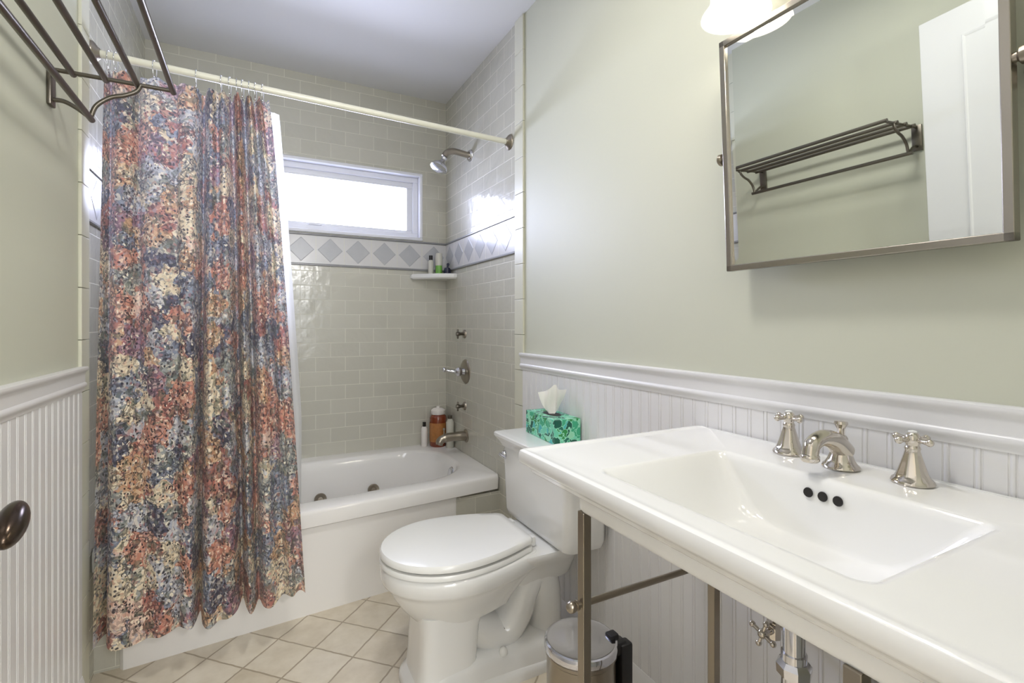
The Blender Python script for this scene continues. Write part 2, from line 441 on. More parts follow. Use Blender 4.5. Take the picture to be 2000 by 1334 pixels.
# diamond border band with pencil liners (on the tiled walls)
ZB0, ZB1 = CZ+.316, CZ+.492
def band(name, along, c0, c1, fixed, s, centres):
    bm = NB()
    def bx(a0, a1, z0, z1, t, mi, bev=.0008):
        if along == 'x': box(bm, a0, a1, min(fixed, fixed+s*t), max(fixed, fixed+s*t), z0, z1, bev, mi, 1)
        else: box(bm, min(fixed, fixed+s*t), max(fixed, fixed+s*t), a0, a1, z0, z1, bev, mi, 1)
    bx(c0, c1, ZB0+.012, ZB1-.012, .004, 0, 0)
    bx(c0, c1, ZB0, ZB0+.011, .009, 1, .003); bx(c0, c1, ZB1-.011, ZB1, .009, 1, .003)
    zc = (ZB0+ZB1)/2
    for c in centres:
        r = .066
        pts = [(c+r, zc), (c, zc+r), (c-r, zc), (c, zc-r)]
        def P(a, z, t): return (a, fixed+s*t, z) if along == 'x' else (fixed+s*t, a, z)
        q = .004
        A = [bm.verts.new(P(a, z, .0042)) for a, z in pts]
        B = [bm.verts.new(P(c+(a-c)*(1-q/r), zc+(z-zc)*(1-q/r), .0052)) for a, z in pts]
        for i in range(4): bm.faces.new((A[i], A[(i+1) % 4], B[(i+1) % 4], B[i])).material_index = 2
        bm.faces.new(B).material_index = 2
        # thin joints between the triangular fillers
        for dz in (-1, 1):
            a0 = c+.0745
            if c0+.01 < a0 < c1-.01:
                bx(a0-.001, a0+.001, zc+min(0, dz*.074), zc+max(0, dz*.074), .0044, 3, 0)
    return structure(link(name, bm, [M_bandbase, M_pencil, M_diamond, M_creamtile]))
band('trim_8', 'x', XL+.001, XR-.001, YB, -1, [.965-.149*k for k in range(10)])
band('trim_9', 'y', TY, YB-.01, XR, -1, [2.815-.15*k for k in range(6)])
band('trim_10', 'y', TY, YB-.01, XL, 1, [2.815-.15*k for k in range(6)])

# window
bm = NB()
rectframe(bm, WX0, WX1, WZ0, WZ1, .018, YB-.008, YB+.13, .004)
rectframe(bm, WX0+.018, WX1-.018, WZ0+.018, WZ1-.018, .03, YB+.035, YB+.12)
fr = structure(link('window_1', bm, M_vinyl))
bm = NB(); rectframe(bm, WX0+.046, WX1-.046, WZ0+.030, WZ1-.046, .036, YB+.052, YB+.085, .004)
link('sash', bm, M_vinyl, fr)
bm = NB(); box(bm, WX0+.08, WX1-.08, YB+.066, YB+.071, WZ0+.06, WZ1-.08)
link('pane', bm, M_glass, fr)
bm = NB(); box(bm, .26, .33, YB+.03, YB+.052, WZ0+.048, WZ0+.062, .003)
link('latch', bm, M_vinyl, fr)

# tile return under the tub lip at both ends
bm = NB(); box(bm, .80, XR, 2.135, 2.22, 0, .335); structure(link('trim_11', bm, M_tilex))
bm = NB(); box(bm, XL, -.36, 2.05, 2.14, 0, .335); structure(link('trim_12', bm, M_tilex))

# ------------------------------------------------------------------ bathtub
tub = empty('bathtub', (.29, 2.05, 0), 'white alcove bathtub with bowed rim and whirlpool jets below the window', 'bathtub')
TZ = .412
def tubshape(pts, k=1.0):
    out = []
    for p in pts:
        t = (YB-p.y)/(YB-2.07); t = max(0, min(1.2, t))
        out.append(Vector((p.x, p.y+.086*(p.x-.29)*t*k, p.z)))
    return out
off = Vector((.29, 2.05, 0))
def T(r): return [p-off for p in r]
bm = NB()
x0, x1, y1 = XL+.002, XR-.002, YB-.002
rings = []
N = 9
for (ins, z) in ((.028, TZ-.072), (.008, TZ-.07), (0, TZ-.064), (0, TZ-.016), (.004, TZ-.006), (.012, TZ)):
    rings.append(tubshape(rrect(x0, x1, 2.07+ins, y1, .012, N, z)))
for (i, z) in ((0, TZ), (.008, TZ-.002), (.018, TZ-.010)):
    rings.append(tubshape(rrect(-.34+i, .952-i, 2.172+i, 2.80-i, .24, N, z)))
for (t, z) in ((.1, .36), (.25, .29), (.45, .20), (.7, .13), (.85, .105), (1, .095)):
    rings.append(tubshape(rrect(-.322+t*.30, .934-t*.10, 2.19+t*.07, 2.782-t*.07, .22-.05*t, N, z)))
rings.append(tubshape(rrect(.25, .35, 2.42, 2.52, .03, N, .09)))
loft(bm, [T(r) for r in rings], close_b=True)
link('tub_shell', bm, M_acryl, tub, smooth=50)
bm = NB()
pts = [(-.395, 2.13), (-.395, 2.04), (-.39, 2.03)]
def fy(x): return 2.088+.086*(x-.29)
outl = [(-.395, 2.16), (-.395, fy(-.39)+.012), (-.385, fy(-.385))]+[(-.385+1.205*k/10, fy(-.385+1.205*k/10)) for k in range(1, 10)]+[(.82, fy(.82)), (.832, fy(.83)+.012), (.832, 2.2)]
for z0, z1 in ((0, .345),):
    A = [bm.verts.new((x-off.x, y-off.y, z0)) for x, y in outl]; B = [bm.verts.new((x-off.x, y-off.y, z1)) for x, y in outl]
    for i in range(len(outl)-1): bm.faces.new((A[i], A[i+1], B[i+1], B[i]))
link('apron', bm, M_acryl, tub, smooth=40)
def jet(x, y, z, ax):
    bm = NB(); lathe(bm, [(.0, .002), (.012, .002), (.014, .006), (.026, .008), (.030, .004), (.031, -.004)], (0, 0, 0), ax, 20)
    o = link('jet', bm, M_bnick, tub, smooth=40, loc=Vector((x, y, z))-off)
    return o
jet(.575, 2.742, .232, (0, -1, .25)); jet(.30, 2.718, .232, (0, -1, .25)); jet(.0, 2.693, .232, (0, -1, .25))
bm = NB(); lathe(bm, [(0, .014), (.02, .014), (.031, .010), (.036, .003), (.037, -.01)], (0, 0, 0), (-1, 0, .25), 24)
link('overflow_cover', bm, M_chrome, tub, smooth=40, loc=Vector((.925, 2.47, .345))-off)
bm = NB(); lathe(bm, [(0, .004), (.028, .004), (.031, 0), (.031, -.004)], (0, 0, 0), (0, 0, 1), 20)
link('drain', bm, M_chrome, tub, smooth=40, loc=Vector((.75, 2.48, .104))-off)

# ------------------------------------------------------------------ shower fittings on the right wall
def wallx(): return XR
sh = empty('overhead_shower', (XR, 2.50, CZ+.918), 'chrome shower head on a thick arm high on the right tiled wall', 'shower head')
bm = NB(); lathe(bm, [(0, .012), (.026, .012), (.032, .004), (.033, 0)], (0, 0, 0), (-1, 0, 0), 24)
link('flange', bm, M_chrome, sh, smooth=40)
bm = NB(); tube(bm, spline([(-.005, 0, 0), (-.06, 0, .006), (-.10, 0, .008), (-.135, 0, -.004), (-.150, 0, -.028)], 6), .0165, 14)
link('shower_arm', bm, M_bnick, sh, smooth=40)
bm = NB(); ax = Vector((-.55, -.1, -1)).normalized()
ball(bm, (-.153, 0, -.038), .016)
lathe(bm, [(0, .0), (.012, .0), (.014, .015), (.024, .028), (.041, .045), (.046, .055), (.046, .064), (.039, .067), (0, .067)], Vector((-.154, 0, -.042)), ax, 24)
link('spray_head', bm, M_chrome, sh, smooth=40)

def small_knob(z, lab):
    o = empty('diverter_knob', (XR, 2.58, z), lab, 'valve knob', 'small valve knobs on the shower wall')
    bm = NB(); lathe(bm, [(0, .010), (.018, .010), (.023, .004), (.024, 0)], (0, 0, 0), (-1, 0, 0), 24)
    link('escutcheon', bm, M_bnick, o, smooth=40)
    bm = NB(); lathe(bm, [(0, .052), (.010, .052), (.013, .046), (.012, .036), (.008, .028), (.008, .008)], (0, 0, 0), (-1, 0, 0), 20)
    box(bm, -.048, -.038, -.004, .004, -.026, .026, .003)
    link('handle', bm, M_pewter, o, smooth=40)
small_knob(CZ-.058, 'small dark round valve knob, the higher one above the round shower plate')
small_knob(CZ-.462, 'small dark round valve knob, the lower one just above the tub spout')
mv = empty('shower_valve', (XR, 2.57, CZ-.268), 'shower valve with big round nickel plate and lever, between two small knobs', 'shower valve')
bm = NB(); lathe(bm, [(0, .012), (.05, .012), (.062, .008), (.068, .002), (.069, 0)], (0, 0, 0), (-1, 0, 0), 36)
link('escutcheon', bm, M_bnick, mv, smooth=40)
bm = NB(); lathe(bm, [(0, .062), (.012, .062), (.020, .056), (.026, .046), (.024, .034), (.018, .026), (.022, .010)], (0, 0, 0), (-1, 0, 0), 24)
tube(bm, spline([(-.045, 0, 0), (-.08, .01, .004), (-.115, .02, .012)], 5), [.010]*5+[.008]*3+[.007]*2+[.010], 12)
ball(bm, (-.118, .021, .013), .013)
link('lever', bm, M_chrome, mv, smooth=40)
sp = empty('tub_spout', (XR, 2.56, CZ-.625), 'nickel tub spout sticking out of the end wall above the tub', 'tub spout')
bm = NB(); lathe(bm, [(0, .008), (.030, .008), (.036, .003), (.036, 0)], (0, 0, 0), (-1, 0, 0), 24)
link('flange', bm, M_bnick, sp, smooth=40)
bm = NB(); tube(bm, spline([(-.004, 0, 0), (-.06, 0, .002), (-.12, 0, 0), (-.150, 0, -.012), (-.158, 0, -.034)], 6), [.026]*6+[.024]*8+[.022]*8+[.019]*3, 18)
link('spout_body', bm, M_bnick, sp, smooth=40)
bm = NB(); tube(bm, [(-.13, 0, .02), (-.13, 0, .045)], .004, 8); ball(bm, (-.13, 0, .048), .008)
link('lift_knob', bm, M_bnick, sp, smooth=40)

# corner shelf
bm = NB(); zs = CZ+.262
def shelf_outline(i, z):
    a = [(XR-.001, YB-.001), (.82+i, YB-.001), (.82+i, YB-.03), (XR-.10, 2.735+i), (XR-.02, 2.70+i), (XR-.001, 2.70+i)]
    return [Vector((x, y, z)) for x, y in a]
loft(bm, [shelf_outline(.012, zs), shelf_outline(0, zs+.008), shelf_outline(0, zs+.026), shelf_outline(.004, zs+.030), shelf_outline(.012, zs+.026)], True, True)
tag(link('corner_shelf', bm, M_porc), 'white ceramic corner shelf holding small bottles beside the window', 'shelf')
ST = zs+.0262
def bottle(name, x, y, z, prof, mat, lab, cap=None, capm=None, cat='bottle', label_part=None, seg=20):
    o = empty(name, (x, y, z), lab, cat)
    bm = NB(); lathe(bm, prof, (0, 0, 0), (0, 0, 1), seg); link('body', bm, mat, o, smooth=40)
    if cap: bm = NB(); lathe(bm, cap, (0, 0, 0), (0, 0, 1), seg); link('cap', bm, capm, o, smooth=40)
    if label_part:
        bm = NB(); r, a, b = label_part[0]; lathe(bm, [(r, a), (r, b)], (0, 0, 0), (0, 0, 1), seg); link('paper_label', bm, label_part[1], o, smooth=40)
    return o
bottle('toothpaste_tube', .968, 2.80, ST, [(0, 0), (.020, 0), (.020, .055), (.021, .1), (.018, .115), (0, .115)], M_green,
       'green and white upright tube in the middle of the corner shelf', [(.0212, .055), (.0222, .10), (.019, .128), (0, .13)], M_clearish, cat='tube')
bottle('shaving_bottle', .925, 2.82, ST, [(0, 0), (.015, 0), (.016, .01), (.016, .08), (.008, .09), (0, .09)], M_clearish,
       'slim clear bottle with a black cap, leftmost on the corner shelf', [(.010, .088), (.011, .092), (.011, .115), (0, .116)], M_black)
o = bottle('razor_holder', 1.012, 2.775, ST, [(0, 0), (.018, 0), (.022, .01), (.020, .03), (.016, .042), (0, .044)], M_navy,
       'small dark navy item at the right end of the corner shelf', cat='toiletry')
bm = NB(); tube(bm, [(0, 0, .035), (.008, .01, .062)], .006, 8); ball(bm, (.008, .01, .064), .009); link('handle', bm, M_navy, o, smooth=40)

bottle('shampoo_bottle', .970, 2.82, TZ, [(0, 0), (.046, 0), (.050, .006), (.050, .165), (.046, .180), (.030, .192), (0, .194)], M_brownbot,
       'big amber bottle with a white cap on the back corner of the tub rim', [(.040, .188), (.042, .192), (.042, .212), (.03, .222), (.012, .226), (.010, .236), (0, .237)], M_whitepl,
       label_part=((.0506, .03, .14), M_label))
bottle('lotion_bottle', .893, 2.845, TZ, [(0, 0), (.017, 0), (.019, .004), (.019, .105), (.012, .116), (0, .118)], M_whitepl,
       'slim white bottle with a dark cap left of the big amber bottle', [(.009, .116), (.010, .118), (.010, .142), (0, .143)], M_black)
bottle('conditioner_bottle', 1.015, 2.738, TZ, [(0, 0), (.020, 0), (.023, .005), (.023, .15), (.014, .17), (0, .172)], M_clearish,
       'pale clear bottle between the amber bottle and the tiled end wall', [(.012, .170), (.013, .172), (.013, .19), (0, .191)], M_pewter)

# ------------------------------------------------------------------ curtain rod, rings, curtain, liner
RY = 2.03; RZL, RZR = CZ+.872, CZ+.838
rod = empty('curtain_rod', (XL, RY, RZL), 'ivory shower curtain rod spanning the tub alcove', 'curtain rod')
bm = NB(); tube(bm, [(.012, 0, 0), (XR-XL-.012, 0, RZR-RZL)], .0125, 16); link('pole', bm, M_rod, rod, smooth=40)
for s, x, z in ((1, 0, 0), (-1, XR-XL, RZR-RZL)):
    bm = NB(); lathe(bm, [(0, .022), (.016, .022), (.020, .016), (.032, .008), (.036, .003), (.036, .0005)], (x, 0, z), (s, 0, 0), 24)
    link('flange', bm, M_bnick, rod, smooth=40)
def rz(x): return RZL+(RZR-RZL)*(x-XL)/(XR-XL)

def u2x(u, y):
    a = math.atan((u-1000)/964)+radians(27.5); return y*math.tan(a)
K = [  # u at top, u at bottom, depth top, depth bottom
 (204, 181, .00, .00), (209, 188, .02, .05), (214, 196, .022, .075), (222, 204, .0, .02), (240, 222, -.014, -.018), (256, 246, .006, -.008), (265, 268, .045, .008), (274, 288, .012, .01),
 (298, 312, -.010, -.014), (322, 334, -.004, .004), (341, 346, .014, .012), (352, 360, .0, -.012), (376, 374, -.010, -.016), (388, 380, .02, .03),
 (396, 386, .060, .090), (404, 395, .01, .01), (414, 410, -.016, -.026), (424, 428, .012, -.004), (436, 446, -.012, -.022), (444, 462, .02, .010), (451, 473, .058, .080),
 (458, 481, .01, .01), (464, 489, -.018, -.028), (469, 497, .012, .004), (475, 506, .055, .060), (481, 516, .01, .0), (487, 530, -.018, -.016), (494, 546, .03, .014), (499, 556, .034, .018),
 (505, 570, -.014, -.014), (511, 580, .014, .008), (516, 588, .018, .010), (525, 596, -.004, -.006)]
ZT, ZBT = CZ+.822, .150
rows = 46
topl = spline([(u2x(k[0], RY), k[2]*1.2, 0) for k in K], 6)
botl = spline([(u2x(k[1], RY-.13), k[3]*1.1, 0) for k in K], 6)
nc = len(topl)
bm = NB(); uvl = bm.loops.layers.uv.new('UVMap')
arc = [0]
for i in range(1, nc):
    a = ((topl[i]-topl[i-1]).length+(botl[i]-botl[i-1]).length)/2; arc.append(arc[-1]+a*1.05)
grid = []
for r in range(rows+1):
    t = r/rows; e = t**.8
    row = []
    for i in range(nc):
        p = topl[i]*(1-e)+botl[i]*e
        x = p.x; y = RY+p.y-.13*e
        y += .005*sin(7*t+i*.06)*t*(1-t)*3+.002*sin(i*.7+t*5)*(1-t)**3
        z = ZT+(ZBT-ZT)*t
        if r < 4: z += .004*cos(i*.75)*(1-r/4)
        z += (.008*sin(i*.11+1)+.003*sin(i*.31)+.035*(i/nc)**2)*t**6
        x = max(x, XL+.012)
        row.append(bm.verts.new((x, y, z)))
    grid.append(row)
for r in range(rows):
    for i in range(nc-1):
        f = bm.faces.new((grid[r][i], grid[r][i+1], grid[r+1][i+1], grid[r+1][i]))
        for lp, (rr, ii) in zip(f.loops, ((r, i), (r, i+1), (r+1, i+1), (r+1, i))):
            lp[uvl].uv = (arc[ii], (1-rr/rows)*(ZT-ZBT))
        f.smooth = True
cur = link('shower_curtain', bm, M_curtain)
tag(cur, 'floral patterned fabric shower curtain bunched at the left of the rod', 'shower curtain')

# liner
bm = NB(); nl = 60; grid = []
for r in range(31):
    t = r/30; row = []
    for i in range(nl+1):
        s = i/nl
        xt = -.40+s*(.083+.40); xb = -.25+s*(.172+.25)
        e = min(1, t*1.35)**.9
        x = xt*(1-e)+xb*e
        amp = .006+.010*t*(1-.4*t)
        y = 2.116+amp*sin(s*38)+.003*sin(s*90)*t+(.130)*max(0, t)**.9
        if s > .97: y += .004
        row.append(bm.verts.new((x, y, CZ+.812+(.34-CZ-.812)*t)))
    grid.append(row)
for r in range(30):
    for i in range(nl):
        bm.faces.new((grid[r][i], grid[r][i+1], grid[r+1][i+1], grid[r+1][i])).smooth = True
ln = link('curtain_liner', bm, M_liner)
tag(ln, 'translucent white liner hanging inside the tub behind the floral curtain', 'shower curtain liner')

# rings
def ring_mesh():
    bm = NB(); pts = []
    for k in range(17):
        a = radians(-75+k*330/16); pts.append((0, .0165*sin(a), -.002+.0165*cos(a)))
    pts = [(0, -.004, -.052), (0, .004, -.056), (0, .010, -.045), (0, .0165, -.02)]+[(0, .0165*cos(radians(a)), .0165*sin(radians(a))) for a in range(0, 181, 20)]+[(0, -.0165, -.012), (0, -.012, -.03), (0, -.006, -.045)]
    tube(bm, pts, .0014, 6)
    ball(bm, (0, -.006, -.046), .0038, seg=8)
    me = bpy.data.meshes.new('curtain_ring'); bm.to_mesh(me); bm.free(); me.materials.append(M_chrome)
    for p in me.polygons: p.use_smooth = True
    return me
RM = ring_mesh()
ru = [212, 226, 246, 302, 383, 432, 449, 462, 474, 486, 499, 513]
for i, u in enumerate(ru):
    o = bpy.data.objects.new('curtain_ring', RM); COL.objects.link(o)
    x = u2x(u, RY); o.location = (x, RY, rz(x)); o.rotation_euler.z = random.uniform(-.25, .25)
    tag(o, 'thin chrome wire curtain ring hooked over the ivory rod' if i < 5 else 'thin chrome wire ring in the tight bunch at the curtain right end',
        'curtain ring', 'loose curtain rings on the left of the rod' if i < 5 else 'bunched curtain rings near the liner edge')

# ------------------------------------------------------------------ towel rack on the left wall
rk = empty('towel_rack', (XL, 1.35, CZ+.60), 'dark pewter wall rack of parallel bars at the top left', 'towel rack')
RKY0, RKY1 = .985, 1.654
for yy in (RKY1, RKY0):
    s = 1 if yy == RKY1 else -1
    bm = NB(); box(bm, .0005, .010, yy-1.35-.018, yy-1.35+.018, -.047, .055, .003)
    br = link('bracket', bm, M_pewter, rk, smooth=40)
    bm = NB()
    zt = .047
    tube(bm, [(.008, yy-1.35, zt), (.264, yy-1.35, zt)], .0055, 10)
    tube(bm, spline([(.008, yy-1.35, -.03), (.03, yy-1.35, -.030), (.055, yy-1.35, -.042), (.083, yy-1.35, -.063)], 5), .0055, 10)
    tube(bm, spline([(.083, yy-1.35, -.063), (.095, yy-1.35, -.028), (.125, yy-1.35, .0), (.155, yy-1.35, .012), (.18, yy-1.35, .028), (.19, yy-1.35, zt)], 5), .0055, 10)
    link('brace', bm, M_pewter, br, smooth=40)
for x in (.046, .113, .182, .262):
    bm = NB(); tube(bm, [(x, RKY0-1.35-.012, .047), (x, RKY1-1.35+.012, .047)], .0075, 12)
    link('shelf_bar', bm, M_pewter, rk, smooth=40)
bm = NB(); tube(bm, [(.083, RKY0-1.35-.014, -.063), (.083, RKY1-1.35+.014, -.063)], .0075, 12)
link('towel_bar', bm, M_pewter, rk, smooth=40)

# ------------------------------------------------------------------ mirror
MY, MZ, MX = .545, CZ+.385, .975
mr = empty('pivot_mirror', (MX, MY, MZ), 'tilting rectangular wall mirror in a slim nickel frame above the sink', 'mirror')
TILT, YAW = radians(2.9), radians(.5)
rot = Matrix.Rotation(YAW, 4, 'Z') @ Matrix.Rotation(-TILT, 4, 'Y')
hy, hz = .246, .2635
def rotobj(o): o.matrix_local = rot
bm = NB(); w = .0135
for (a0, a1, b0, b1) in ((-hy, hy, hz-w, hz), (-hy, hy, -hz, -hz+w), (-hy, -hy+w, -hz, hz), (hy-w, hy, -hz, hz)):
    box(bm, -.010, .012, a0, a1, b0, b1, .0015)
rotobj(link('frame', bm, M_frame, mr))
bm = NB(); a, b, e = hy-w, hz-w, .016
quad(bm, [(-.004, -a+e, -b+e), (-.004, a-e, -b+e), (-.004, a-e, b-e), (-.004, -a+e, b-e)])
P = [(-a, -b), (a, -b), (a, b), (-a, b)]; Q = [(-a+e, -b+e), (a-e, -b+e), (a-e, b-e), (-a+e, b-e)]
for i in range(4):
    j = (i+1) % 4
    quad(bm, [(-.0035, *P[i]), (-.0035, *P[j]), (-.004, *Q[j]), (-.004, *Q[i])])
quad(bm, [(.008, -a, -b), (.008, a, -b), (.008, a, b), (.008, -a, b)])
bmesh.ops.remove_doubles(bm, verts=bm.verts, dist=1e-5)
g = link('mirror_glass', bm, M_mirror, mr); rotobj(g)
for s in (-1, 1):
    bm = NB(); y = s*(hy+.012)
    lathe(bm, [(0, 0), (.007, 0), (.007, .006), (.013, .010), (.014, .016), (.009, .021), (0, .023)], (0, s*(hy-.001)+0, 0), (0, s, 0), 20)
    link('pivot_knob', bm, M_bnick, mr, smooth=40)
    bm = NB(); lathe(bm, [(0, .008), (.016, .008), (.021, .003), (.022, 0)], (XR-MX, y, 0), (-1, 0, 0), 20)
    tube(bm, [(XR-MX, y, 0), (0, y, 0)], .006, 12)
    link('wall_post', bm, M_bnick, mr, smooth=40)

# ------------------------------------------------------------------ vanity light
LZ = CZ+.665
vl = empty('vanity_light', (XR, .545, LZ+.15), 'vanity wall light with white glass shades above the mirror', 'wall light')
bm = NB(); box(bm, -.022, -.0005, -.25, .25, .0, .07, .006); link('back_plate', bm, M_bnick, vl, smooth=40)
for dy in (.177, 0, -.177):
    bm = NB(); tube(bm, spline([(-.02, dy, .035), (-.07, dy, .040), (-.11, dy, .035), (-.125, dy, .012)], 6), .007, 10)
    lathe(bm, [(0, .02), (.018, .02), (.024, .008), (.024, -.012), (.0, -.012)], (-.125, dy, 0), (0, 0, 1), 20)
    ar = link('arm', bm, M_bnick, vl, smooth=40)
    bm = NB(); lp = [(.022, -.008), (.038, -.014), (.047, -.035), (.050, -.085), (.051, -.115), (.0525, -.122), (.058, -.132), (.0695, -.1475), (.0705, -.151),
          (.068, -.150), (.056, -.136), (.0500, -.124), (.0480, -.112), (.0470, -.085), (.044, -.038), (.035, -.018), (.022, -.012)]
    c = Vector((-.125, dy, 0))
    rings = [[c+Vector((r*cos(2*pi*k/32), r*sin(2*pi*k/32), h)) for k in range(32)] for r, h in lp]
    loft(bm, rings); link('glass_shade', bm, M_shade, vl, smooth=50)
    bm = NB(); lathe(bm, [(0, -.125), (.018, -.120), (.029, -.105), (.030, -.090), (.024, -.068), (.013, -.048), (.012, -.02), (0, -.02)], c, (0, 0, 1), 20)
    link('bulb', bm, M_bulb, vl, smooth=50)

# ------------------------------------------------------------------ door, standing open along the left wall
d_e = Vector((-.345, .918, 0)); d_h = Vector((-.245, .205, 0)); dv = (d_e-d_h); DW = dv.length
ang = math.atan2(dv.y, dv.x)
bm = NB()
DH = 2.13; th = .035
box(bm, 0, DW, 0, th, .01, DH, .002)
dr = link('door_1', bm, M_door)
dr.location = d_h; dr.rotation_euler.z = ang; structure(dr)
for (px0, px1) in ((.13, DW-.13),):
    for (pz0, pz1) in ((.22, .80), (1.00, 2.03)):
        bm = NB()
        for f in (0, 1):
            y = -.0004 if f == 0 else th+.0004; s = -1 if f == 0 else 1
            rg = []
            for (i, d) in ((0, 0), (.003, .0025), (.008, .002), (.012, .0006), (.016, .0005)):
                rg.append([Vector((px0+i, y+s*d, pz0+i)), Vector((px1-i, y+s*d, pz0+i)), Vector((px1-i, y+s*d, pz1-i)), Vector((px0+i, y+s*d, pz1-i))])
            loft(bm, rg, close_b=True)
        link('door_panel', bm, M_door, dr)
bm = NB()
kx = DW-.066
lathe(bm, [(0, .010), (.026, .010), (.031, .004), (.032, 0)], (kx, 0, .882), (0, -1, 0), 24)
tube(bm, [(kx, 0, .882), (kx, -.045, .882)], .010, 14)
hnd = link('door_handle', bm, M_bronze, dr, smooth=40)
bm = NB()
ball(bm, (0, 0, 0), 1, .048, .017, .0195, 28)
kn = link('egg_knob', bm, M_bronze, hnd, smooth=60)
kn.location = (kx, -.058, .882); kn.rotation_euler = (0, radians(-14), 0)

# ------------------------------------------------------------------ console sink
SZ = .875
sk = empty('console_sink', (.77, .505, 0), 'white porcelain console sink with rectangular basin standing on square nickel legs', 'sink')
so = Vector((.77, .505, 0))
X0, X1, Y0, Y1 = .492, 1.030, .085, .925
bm = NB(); NN = 7
def R(ins, z, r=.012): return [p-so for p in rrect(X0+ins, X1-min(ins, .004), Y0+ins, Y1-ins, max(.004, r), NN, z)]
rings = [R(.034, SZ-.050), R(.024, SZ-.048), R(.020, SZ-.044), R(.019, SZ-.040), R(.014, SZ-.034), R(.006, SZ-.030), R(.002, SZ-.027), R(0, SZ-.023),
         R(0, SZ-.007, .014), R(.002, SZ-.002, .014), R(.006, SZ, .014), R(.014, SZ-.0005, .016), R(.02, SZ-.0025, .016), R(.03, SZ-.003, .018)]
bx0, bx1, by0, by1 = .562, .872, .283, .722
def Bn(i, z, r): return [p-so for p in rrect(bx0+i, bx1-i, by0+i, by1-i, r, NN, z)]
rings += [Bn(-.012, SZ-.003, .03), Bn(-.004, SZ-.0035, .022), Bn(0, SZ-.007, .018)]
def Bs(t, z, r):   # sloping ends, steep back, gentle front
    return [p-so for p in rrect(bx0+.004+t*.075, bx1-.002-t*.022, by0+.004+t*.10, by1-.004-t*.10, r, NN, z)]
for (t, z, r) in ((.06, .012, .020), (.18, .030, .022), (.38, .056, .026), (.60, .082, .03), (.78, .097, .035), (.92, .104, .045), (1.10, .108, .05)):
    rings.append(Bs(t, SZ-z-.004, r))
rings.append([p-so for p in rrect(.70, .74, .485, .525, .019, NN, SZ-.116)])
loft(bm, rings, close_b=True)
# under-surface: closing skirt and the deep box that wraps the bowl
under = [R(.034, SZ-.050)]
bxr = lambda i, z: [p-so for p in rrect(.522+i, 1.028, .195+i, .745-i, .012, NN, z)]
under += [bxr(0, SZ-.050), bxr(0, SZ-.070), bxr(.004, SZ-.076), bxr(.03, SZ-.078), [p-so for p in rrect(.590, .872, .325, .680, .04, NN, SZ-.0785)], [p-so for p in rrect(.610, .868, .355, .652, .05, NN, SZ-.108)], [p-so for p in rrect(.65, .85, .40, .61, .05, NN, SZ-.121)]]
loft(bm, under, close_b=True)
bmesh.ops.remove_doubles(bm, verts=bm.verts, dist=1e-6)
link('basin', bm, M_porc, sk, smooth=38)
bm = NB()
for dy in (-.025, 0, .025):
    lathe(bm, [(0, .0015), (.0078, .0015), (.0085, 0)], (bx1-.0085-.77, dy+.0, SZ-.032), (-1, 0, .12), 16)
link('overflow_holes', bm, M_dark, sk)
bm = NB(); lathe(bm, [(0, .003), (.020, .003), (.024, 0)], (.72-.77, 0, SZ-.116), (0, 0, 1), 20); link('drain', bm, M_nickel, sk, smooth=40)
LX0, LX1, LY0, LY1 = .531, .868, .277, .735
for lx in (LX0, LX1):
    for ly in (LY0, LY1):
        bm = NB(); box(bm, lx-.009-.77, lx+.009-.77, ly-.009-.505, ly+.009-.505, .012, SZ-.076, .0015)
        lathe(bm, [(.018, 0), (.020, .003), (.018, .012), (.012, .016)], (lx-.77, ly-.505, 0), (0, 0, 1), 16)
        link('leg', bm, M_bnick, sk)
for ly in (LY0, LY1):
    bm = NB(); zz = CZ-.508
    tube(bm, [(LX0-.022-.77, ly-.505, zz), (LX1-.77, ly-.505, zz)], .0062, 12)
    ball(bm, (LX0-.028-.77, ly-.505, zz), .0105)
    lathe(bm, [(.009, 0), (.009, .004)], (LX0-.018-.77, ly-.505, zz), (1, 0, 0), 12)
    link('side_rail', bm, M_bnick, sk, smooth=40)

# faucet set
DZ = SZ-.003
fs = empty('faucet', (.965, .531, DZ), 'polished nickel low-arc faucet spout with a lift knob, between the two taps', 'faucet')
bell = [(.0, .0), (.029, 0), (.0305, .003), (.029, .007), (.0255, .010), (.0215, .018), (.0165, .034), (.0125, .048), (.0105, .056), (.0115, .059), (.0105, .062), (.008, .066)]
flt = lambda k, h: 1.0+(.035*cos(2*pi*k/32*8) if .008 < h < .055 else 0)
bm = NB(); lathe(bm, [(r*1.02, h*.92) for r, h in bell], (0, 0, 0), (0, 0, 1), 32)
lathe(bm, [(.006, .055), (.006, .072), (.009, .078), (.0115, .082), (.0105, .087), (0, .089)], (0, 0, 0), (0, 0, 1), 20)
link('body', bm, M_nickel, fs, smooth=40)
bm = NB(); pth = spline([(.006, 0, .030), (-.018, 0, .050), (-.045, 0, .060), (-.068, 0, .061), (-.088, 0, .052), (-.094, 0, .034)], 7)
n = len(pth); tube(bm, pth, [.020-.0065*min(1, i/(n*.6)) for i in range(n)], 20)
lathe(bm, [(.013, 0), (.0155, .003), (.0155, .010), (.013, .013)], (-.0945, 0, .024), (0, 0, 1), 20)
link('spout', bm, M_nickel, fs, smooth=50)
